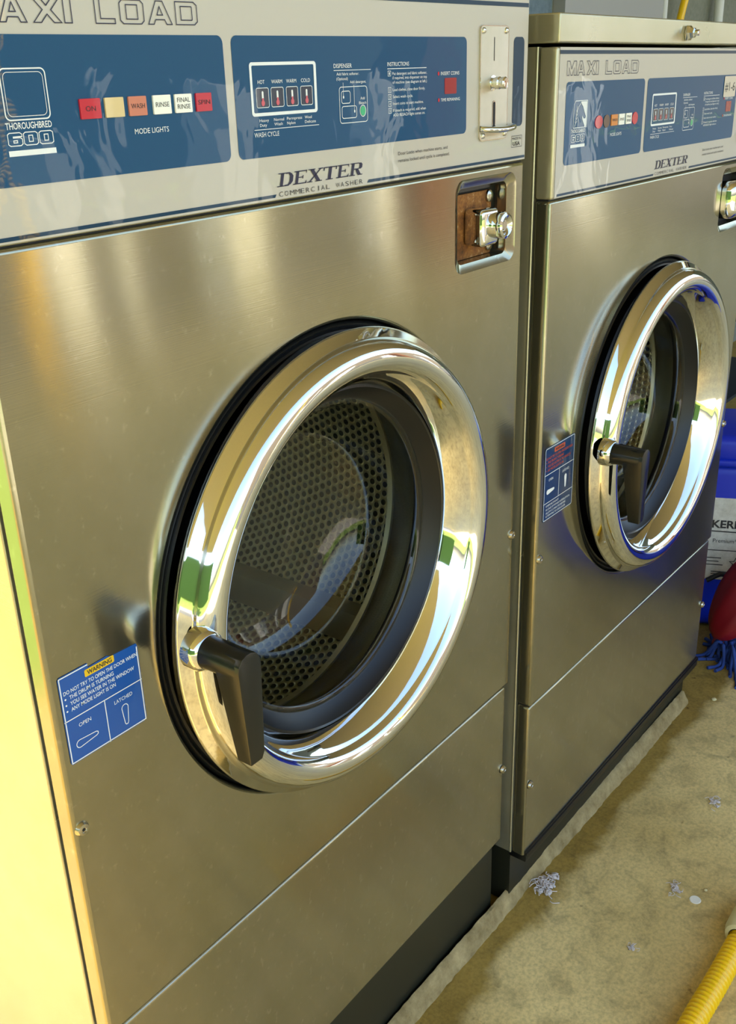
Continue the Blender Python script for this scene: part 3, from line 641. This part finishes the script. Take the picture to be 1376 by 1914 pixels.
# second machine: the same parts on its own base, set a little lower and further forward
w2m = empty('washing_machine', (0, 0, 0), 'farther stainless front-loading washer with a horse logo on its panel and its top lid showing', 'washing machine')
E2 = Euler((-0.002574, 0.0068315, 0.000135))
top = Vector((0.77104, -0.020486, -0.048498+ZO))            # where the panel's lower left corner sits
off = E2.to_matrix() @ Vector((0, 0, ZO))
w2m.rotation_euler = E2; w2m.location = top-off
def copy_kids(src, dst):
    for ch in list(src.children):
        c2 = ch.copy(); COL.objects.link(c2); c2.parent = dst; copy_kids(ch, c2)
copy_kids(w1, w2m)
lk2 = [c for c in w2m.children if c.name.startswith('lock_box')][0]
def drop(o):
    for ch in list(o.children): drop(ch)
    bpy.data.objects.remove(o)
for ch in list(lk2.children): drop(ch)
bm = bmesh.new(); add_box(bm, .606, .700, -.020, .024, Z(-.0925), Z(-.0315), .016, 5); lb2 = obj('lock_body', bm, M['chrome'], lk2, smooth=True, angle=60)
lathe('lock_cylinder', M['chrome'], [(0,-.0245),(.010,-.0245),(.0125,-.0275),(.0160,-.0265),(.0170,-.0230),(.0165,-.015)], (.653,0,Z(-.062)), lb2, 40)
cp2 = [c for c in w2m.children if c.name.startswith('control_panel')][0]
# bases
b1 = bmesh.new(); add_box(b1, .004, W-.001, .022, .70, 0.0, ZB-.001); add_box(b1, .004, W-.002, .020, .024, 0.0, ZB-.001, .001, 1); obj('base', b1, M['kick'], w1)
b2_ = bmesh.new(); add_box(b2_, .006, W+.006, .028, .70, 0.0515, ZB-.0005); obj('base', b2_, M['kick'], w2m)
bx = bmesh.new(); add_box(bx, .004, W-.004, -.0015, .030, ZB-.012, ZB+.010, .002, 2); add_box(bx, .004, W-.004, -.0035, .0, ZB+.002, ZB+.006, .0015, 2); obj('dark_reflection_strip', bx, M['rubber'], w2m, smooth=True)  # dark strip added in place of the dark band reflected along the panel's foot
# indicator lamps of each machine
lights(P1['control'], [(.1034,.1216,'light_red','sq',['ON']),(.1257,.1429,'light_cream','sq',None),(.1475,.1645,'light_salmon','sq',['WASH']),(.1712,.1888,'light_white','sq',['RINSE']),(.1931,.2106,'light_white','sq',['FINAL','RINSE']),(.2152,.2320,'light_red','sq',['SPIN'])], True)
lights(cp2, [(.1050,.1262,'light_red','round',None),(.1290,.1470,'light_brown','round',None),(.1505,.1690,'light_orange','sq',['WASH']),(.1735,.1900,'light_white','sq',['RINSE']),(.1950,.2120,'light_white','sq',['FINAL','RINSE']),(.2155,.2330,'light_red','round',None)], False)
# emblem frame of the first machine (the picture inside has gone) and horse emblem of the second
bm = bmesh.new()
for d, w_ in ((0,.0009),(.0022,.0004)): add_ribbon(bm, rrect(.0430+d, .0785-d, Z(.0797)+d, Z(.1113)-d, .0035, 5), w_, -.0017)
face_front(bm); obj('emblem_frame', bm, M['white'], P1['control'])
bm = bmesh.new(); X0, X1, Z0, Z1 = .0462, .0818, Z(.0797), Z(.1103)
add_ribbon(bm, [(X0,Z0),(X1,Z0),(X1,Z1),(X0+.004,Z1),(X0,Z1-.004)], .0008, -.0017)
hl = [(.30,0),(.34,.30),(.26,.52),(.22,.66),(.30,.80),(.44,.90),(.52,.99),(.56,.90),(.68,.80),(.80,.60),(.93,.42),(.90,.34),(.78,.33),(.66,.42),(.62,.46),(.66,.30),(.82,.10),(.86,0)]
hp = [(X0+(X1-X0)*(p[0]*.92+.05), Z0+(Z1-Z0)*p[1]*.97) for p in hl]
wf = [(X1-.0010,Z0+.001),(X1-.0010,Z1-.001),(X0+.022,Z1-.001)]+[hp[k] for k in range(6,18)]
add_plate(bm, wf, -.0017)
for k in range(5):                                    # mane strokes
    t = .25+.14*k; add_ribbon(bm, [(X0+.0105-.001*abs(k-2), Z0+(Z1-Z0)*t), (X0+.0055+.0012*k*.6, Z0+(Z1-Z0)*(t-.10)), (X0+.0035+.0010*k, Z0+(Z1-Z0)*(t-.20))], .0009, -.0017, closed=False)
add_ribbon(bm, [hp[j] for j in range(0,7)], .0007, -.0018, closed=False)
face_front(bm); obj('horse_emblem', bm, M['white'], cp2)
sticker(w1, M['sticker_blue'], .0090, .0910, Z(-.3365), Z(-.4205), Z(-.3785), Z(-.4205), M['white'], False, False, True)
sticker(w2m, M['sticker_navy'], .0130, .0995, Z(-.3240), Z(-.4320), Z(-.3635), Z(-.4055), M['orange_ink'], True, True, False)
bm = bmesh.new(); add_plate(bm, rrect(.5495, .6010, Z(.0998), Z(.1300), .002, 3), -.0020, .0002); tg = obj('number_tag', bm, M['tag'], cp2)
bm = bmesh.new(); add_text(bm, '#1-6', .5535, .5965, Z(.1085), .0130, -.0024); face_front(bm); obj('lettering', bm, M['black_ink'], tg)

# ------------------------------------------------------------------ things around
def ribbed_hose(name, pts, R, pitch, mat_, parent=None):
    P = spline(pts, 40); d = [0]
    for a, b2 in zip(P, P[1:]): d.append(d[-1]+(b2-a).length)
    Lt = d[-1]; n = int(Lt/pitch*6); out = []; j = 0
    for i in range(n+1):
        s = Lt*i/n
        while j < len(d)-2 and d[j+1] < s: j += 1
        t = (s-d[j])/max(1e-9, d[j+1]-d[j]); out.append(P[j].lerp(P[j+1], t))
    bm = bmesh.new(); add_tube(bm, out, R, 28, rfun=lambda i: R*(0.70+0.30*(0.5+0.5*math.cos(2*PI*i/6))**0.6))
    bmesh.ops.recalc_face_normals(bm, faces=bm.faces)
    return obj(name, bm, mat_, parent, smooth=True, angle=180)
RH2 = .0180
h = ribbed_hose('corrugated_hose', [(.58,-.340,RH2),(.69,-.3320,RH2),(.80,-.3335,RH2),(.900,-.3335,RH2)], RH2, .0088, M['yellow'])
tag(h, 'yellow corrugated hose with cream end fitting lying on concrete floor at lower right', 'hose')
bm = bmesh.new(); add_lathe(bm, [(.0165,-.010),(.0225,-.008),(.0260,.004),(.0270,.040),(.0215,.055),(.0215,.10),(.016,.10)], (0,0,0), 40, 'x')
bmesh.ops.recalc_face_normals(bm, faces=bm.faces)
cuff = obj('hose_fitting', bm, M['cream'], h, smooth=True); cuff.location = (.900,-.3335,.0272)

# soap drum of blue plastic with a white label
dc = empty('detergent_drum', (1.980, .018, 0), 'blue plastic drum with stained white paper label, standing past the farther washer', 'drum'); dc.rotation_euler.z = math.radians(-65)
bm = bmesh.new(); add_box(bm, -.17, .17, -.11, .11, .0, .43, .03, 5); obj('body', bm, M['blue_plastic'], dc, smooth=True, angle=60)
bm = bmesh.new(); add_box(bm, -.178, .178, -.118, .118, .43, .495, .02, 4); add_box(bm, -.182, .182, -.122, .122, .423, .442, .006, 2); obj('drum_lid', bm, M['blue_plastic'], dc, smooth=True, angle=60)
bm = bmesh.new(); add_plate(bm, [(-.135,.135),(.135,.135),(.135,.345),(-.135,.345)], -.1105, .0006); lb = obj('paper_label', bm, M['paper'], dc)
bm = bmesh.new(); yy = -.1115
add_text(bm, 'KERR', -.124, -.056, .270, .019, yy, offset=.03); add_ribbon(bm, [(-.126,.261),(.125,.257)], .003, yy, closed=False)
add_text(bm, 'Premium* 1563', -.118, -.035, .232, .010, yy)
for k, (a, b2, z) in enumerate(((-.13,.10,.212),(-.13,-.095,.192),(-.13,-.10,.183),(-.13,-.09,.174),(-.115,.06,.156),(-.115,.08,.150),(-.115,.02,.144))): add_ribbon(bm, [(a,z),(b2,z)], .0022, yy, closed=False)
st = [(( .014 if k % 2 == 0 else .006)*math.sin(k*PI/5)-.062, .180+(.014 if k % 2 == 0 else .006)*math.cos(k*PI/5)) for k in range(10)]; add_ribbon(bm, st, .0018, yy)
face_front(bm); obj('lettering', bm, M['black_ink'], lb)

# black cable hanging over the drum
bm = bmesh.new(); add_tube(bm, spline([(1.853,-.135,.44),(1.850,-.110,.35),(1.842,-.075,.28),(1.835,-.035,.22),(1.832,-.005,.17),(1.832,.015,.145)], 10), .006, 10)
add_tube(bm, spline([(1.790,.070,.150),(1.812,.040,.166),(1.832,.015,.145)], 10), .006, 10)
tag(obj('power_cable', bm, M['cable'], None, smooth=True, angle=80), 'black power cable looping in front of the blue drum', 'cable')

# red pleated bag and the blue string mop on the floor
bm = bmesh.new(); NU, NV = 40, 24; grid = []
for i in range(NU+1):
    u = i/NU; row = []
    for j in range(NV):
        a = 2*PI*j/NV; env = math.sin(PI*min(1, u*1.02))**.45 if u < .98 else .12
        rr = (.068*env)*(1+.07*math.sin(a*7+u*3))
        cxp = Vector((1.700+.075*u, .018-.105*u, .075+.19*u))
        row.append(bm.verts.new(cxp+Vector((rr*.7*math.cos(a), 0, 0))+Vector((.35, .55, .75))*rr*1.0*math.sin(a)))
    grid.append(row)
for i in range(NU):
    for j in range(NV): bm.faces.new((grid[i][j], grid[i][(j+1)%NV], grid[i+1][(j+1)%NV], grid[i+1][j]))
bm.faces.new(grid[0]); bm.faces.new(grid[-1]); bmesh.ops.recalc_face_normals(bm, faces=bm.faces)
tag(obj('pleated_bag', bm, M['red_cloth'], None, smooth=True, angle=80), 'dark red pleated bag leaning above the blue mop strings', 'bag')
mp = empty('string_mop', (1.77, -.01, 0), 'blue string mop head lying on the floor below the red bag', 'mop')
bm = bmesh.new()
for k in range(95):
    a = random.uniform(-PI, PI); L_ = random.uniform(.04, .11); h0 = random.uniform(.02, .055); b0 = a+random.uniform(-.7,.7)
    p0 = Vector((random.uniform(-.07,.05), random.uniform(-.03,.02), h0*.7)); dd = Vector((math.cos(a)*.55, math.sin(a)*.5-.25, 0))
    p1 = p0+dd*L_*.5+Vector((0,0,.02)); p2 = p0+dd*L_+Vector((random.uniform(-.02,.02),random.uniform(-.02,.02),-h0*.6)); p3 = p2+Vector((math.cos(b0)*.03,math.sin(b0)*.03,-h0*.4+.004)); p3.z = max(.004, p3.z); p2.z = max(.006, p2.z)
    add_tube(bm, spline([p0,p1,p2,p3], 5), .0042, 6)
obj('mop_strings', bm, M['yarn'], mp, smooth=True, angle=80)
bm = bmesh.new(); add_box(bm, -.055, .0, -.030, .03, .02, .045, .01, 3); obj('mop_band', bm, M['pink_cloth'], mp, smooth=True)

# dark storage rack behind the drum
rk = empty('storage_rack', (2.35, .55, 0), 'dark storage rack with white shelf rails, past the farther washer', 'rack')
box('rack_back', M['shelf'], (-.10, 1.2, .30, .33, 0, 1.15), rk); box('rack_side', M['shelf'], (-.12, -.10, -.1, .33, 0, 1.15), rk)
for z in (.20,.48,.62,.66,.78,1.12): box('shelf', M['shelf'], (-.10, 1.2, -.09, .30, z, z+.012), rk)
for z in (.64,.70,.77): box('shelf_rail', M['white_paint'], (-.12, 1.2, -.108, -.098, z, z+.012), rk)

# things on the back wall
t = box('sheet_metal_panel', M['duct'], (2.625, 3.34, .94, .979, 1.30, 2.0)); tag(t, 'pale grey sheet metal panel on wall above the farther washer', 'panel')
bm = bmesh.new(); add_tube(bm, [(3.36,.945,1.0),(3.36,.945,2.3)], .012, 16); tag(obj('wall_pipe', bm, M['pipe'], None, smooth=True), 'white vertical pipe beside the grey metal panel', 'pipe', None)
bm = bmesh.new(); add_tube(bm, [(3.88,.945,1.0),(3.88,.945,2.3)], .018, 16); tag(obj('wall_pipe', bm, M['pipe'], None, smooth=True), 'white vertical pipe at the upper right corner of the view', 'pipe', None)
bm = bmesh.new(); add_tube(bm, spline([(3.43,.93,1.25),(3.47,.93,1.40),(3.53,.92,1.58),(3.60,.92,1.8),(3.66,.93,2.0)], 8), .013, 14); tag(obj('gas_line', bm, M['yellow'], None, smooth=True, angle=80), 'thin yellow tube running up the wall behind the farther washer', 'tube')

# lint, paint spot and crumbs on the floor
def lint(x, y, s, n_, label):
    bm = bmesh.new()
    for k in range(n_):
        c = Vector((random.gauss(0,.5), random.gauss(0,.28), 0))*s
        r = bmesh.ops.create_icosphere(bm, subdivisions=2, radius=s*random.uniform(.13,.3))
        for v in r['verts']: v.co = Vector((v.co.x*1.2, v.co.y, abs(v.co.z)*.55))+v.co.normalized()*random.uniform(-.12,.12)*s+c; v.co.z = max(.0005, v.co.z)
    for k in range(n_*2):
        p = Vector((random.gauss(0,.55)*s, random.gauss(0,.35)*s, .002+random.random()*s*.2)); a = random.uniform(0, 2*PI)
        add_tube(bm, spline([p, p+Vector((math.cos(a), math.sin(a), .3))*s*.3, p+Vector((math.cos(a+.8), math.sin(a+.8), 0))*s*.6], 4), s*.02+.0002, 5)
    o = obj('lint_clump', bm, M['lint'], None, smooth=True, angle=180); o.location = (x, y, 0); o.rotation_euler.z = random.uniform(0, 1); tag(o, label, 'lint', 'lint clumps on the floor'); return o
lint(.843, -.022, .026, 16, 'large grey lint clump on floor beside the black base between the two washers')
lint(.957, -.206, .016, 9, 'grey lint clump on floor next to the round white spot')
lint(1.213, -.178, .015, 8, 'small grey lint tuft on floor, farthest from the corrugated hose')
lint(.799, -.198, .011, 6, 'tiny pale lint scrap on floor nearest the picture bottom')
bm = bmesh.new(); add_lathe(bm, [(0,.0012),(.0085,.0011),(.0095,.0)], (0,0,0), 24, 'z'); o = obj('white_disc', bm, M['light_white'], None, smooth=True); o.location = (.957,-.241,0); tag(o, 'round off-white disc lying flat on the concrete floor', 'disc')
for x, y, s, l in ((1.545,-.055,.006,'cream crumb on floor near the farther washer base end'),(1.60,-.175,.006,'cream crumb on floor by the right edge of view'),(.988,-.247,.003,'tiny white crumb beside the round off-white disc')):
    bm = bmesh.new(); bmesh.ops.create_icosphere(bm, subdivisions=2, radius=s)
    for v in bm.verts: v.co = Vector((v.co.x*random.uniform(.8,1.3), v.co.y, abs(v.co.z)*.4))
    o = obj('crumb', bm, M['cream'], None, smooth=True, angle=180); o.location = (x, y, 0); tag(o, l, 'crumb', 'crumbs on the floor')

# ------------------------------------------------------------------ what the steel mirrors: unseen things, most added for their reflections
hh = ribbed_hose('corrugated_hose', [(2.50,-3.70,.036),(2.58,-3.74,.12),(2.61,-3.75,.32),(2.61,-3.75,.62),(2.60,-3.75,.95),(2.585,-3.75,1.4),(2.57,-3.75,2.0),(2.56,-3.70,2.6)], .038, .024, M['yellow'])
tag(hh, 'yellow corrugated hose hanging upright, seen mirrored at left edge of the nearer washer', 'hose')
def post(nm_, mk, x, y, w_, h_, label, cat, group=None):
    t = box(nm_, M[mk], (x-w_/2, x+w_/2, y-w_/2, y+w_/2, 0, h_), None, .004); return tag(t, label, cat, group)
post('reflector', 'white_paint', 2.98, -4.05, .20, 1.0, 'white square bollard added outside to streak the steel, nearest the upright yellow hose', 'reflector', 'white bollards added outside the shelter')  # unseen white posts added so the brushed steel shows bright streaks
post('reflector', 'white_paint', 3.40, -4.05, .07, 1.3, 'unseen, thinnest of the added white bollards outside', 'reflector', 'white bollards added outside the shelter')
post('reflector', 'white_paint', 4.32, -4.1, .34, 1.25, 'white bollard added outside to streak the steel, third from the upright yellow hose', 'reflector', 'white bollards added outside the shelter')
post('reflector', 'white_paint', 5.85, -4.1, .20, 1.2, 'white bollard added to streak the steel, beside the brown timber post', 'reflector', 'white bollards added outside the shelter')
post('brown_streak_post', 'brown', 6.40, -4.1, .40, 1.5, 'brown timber post added outside to streak the steel', 'post')  # unseen brown post added, mirrored as an orange streak
post('reflector', 'white_paint', 8.50, -4.0, .45, 1.1, 'white bollard added to streak the steel, farthest from the upright yellow hose', 'reflector', 'white bollards added outside the shelter')
tag(box('backdrop_wall', M['wall_tan'], (1.8, 40, -9.6, -9.2, 0, 3.2), None, .02), 'grey brown wall added beyond the asphalt as a backdrop for the steel to mirror', 'wall')  # unseen wall added so the upper steel mirrors something dark
hd2 = box('blocker', M['leaf'], (-13, -12, -9, 20, 0, 3.9), None, .1); tag(hd2, 'dark green hedge added beyond the left lawn to cut sky from the chrome', 'blocker')  # unseen, added to cut the bright sky mirrored in the door rings
bb = empty('reflected_cart', (2.20,-.43,0), 'blue plastic laundry cart added unseen for the blue reflection in the farther washer', 'cart')  # unseen cart added to put a blue reflection on the farther washer
bm = bmesh.new(); add_box(bm, -.32,.34,-.19,.19,.05,.41,.04,4); obj('tub', bm, M['blue_plastic'], bb, smooth=True, angle=60)
bm = bmesh.new(); add_box(bm, -.34,.36,-.21,.21,.39,.43,.018,3); obj('rim', bm, M['blue_plastic'], bb, smooth=True, angle=60)
for sx_ in (-.22,.28):
    for sy_ in (-.15,.15): lathe('caster', M['rubber'], [(0,-.015),(.03,-.015),(.03,.015),(0,.015)], (sx_,sy_,.03), bb, 20)
tr_ = empty('tree', (-7.9, 3.0, 0), 'tree on the lawn left of the shelter', 'tree')
bm = bmesh.new(); add_tube(bm, spline([(0,0,0),(.05,0,1.0),(-.05,.1,2.2),(.1,.1,3.6)], 6), .16, 12, rfun=lambda i: .18-.004*i); obj('trunk', bm, M['bark'], tr_, smooth=True)
bm = bmesh.new()
for k in range(40):
    c = Vector((random.gauss(0,1.0), random.gauss(0,1.0), 3.9+random.gauss(0,.7))); r = bmesh.ops.create_icosphere(bm, subdivisions=2, radius=random.uniform(.35,.8))
    for v in r['verts']: v.co = v.co*random.uniform(.85,1.15)+c
obj('crown', bm, M['leaf'], tr_, smooth=True)
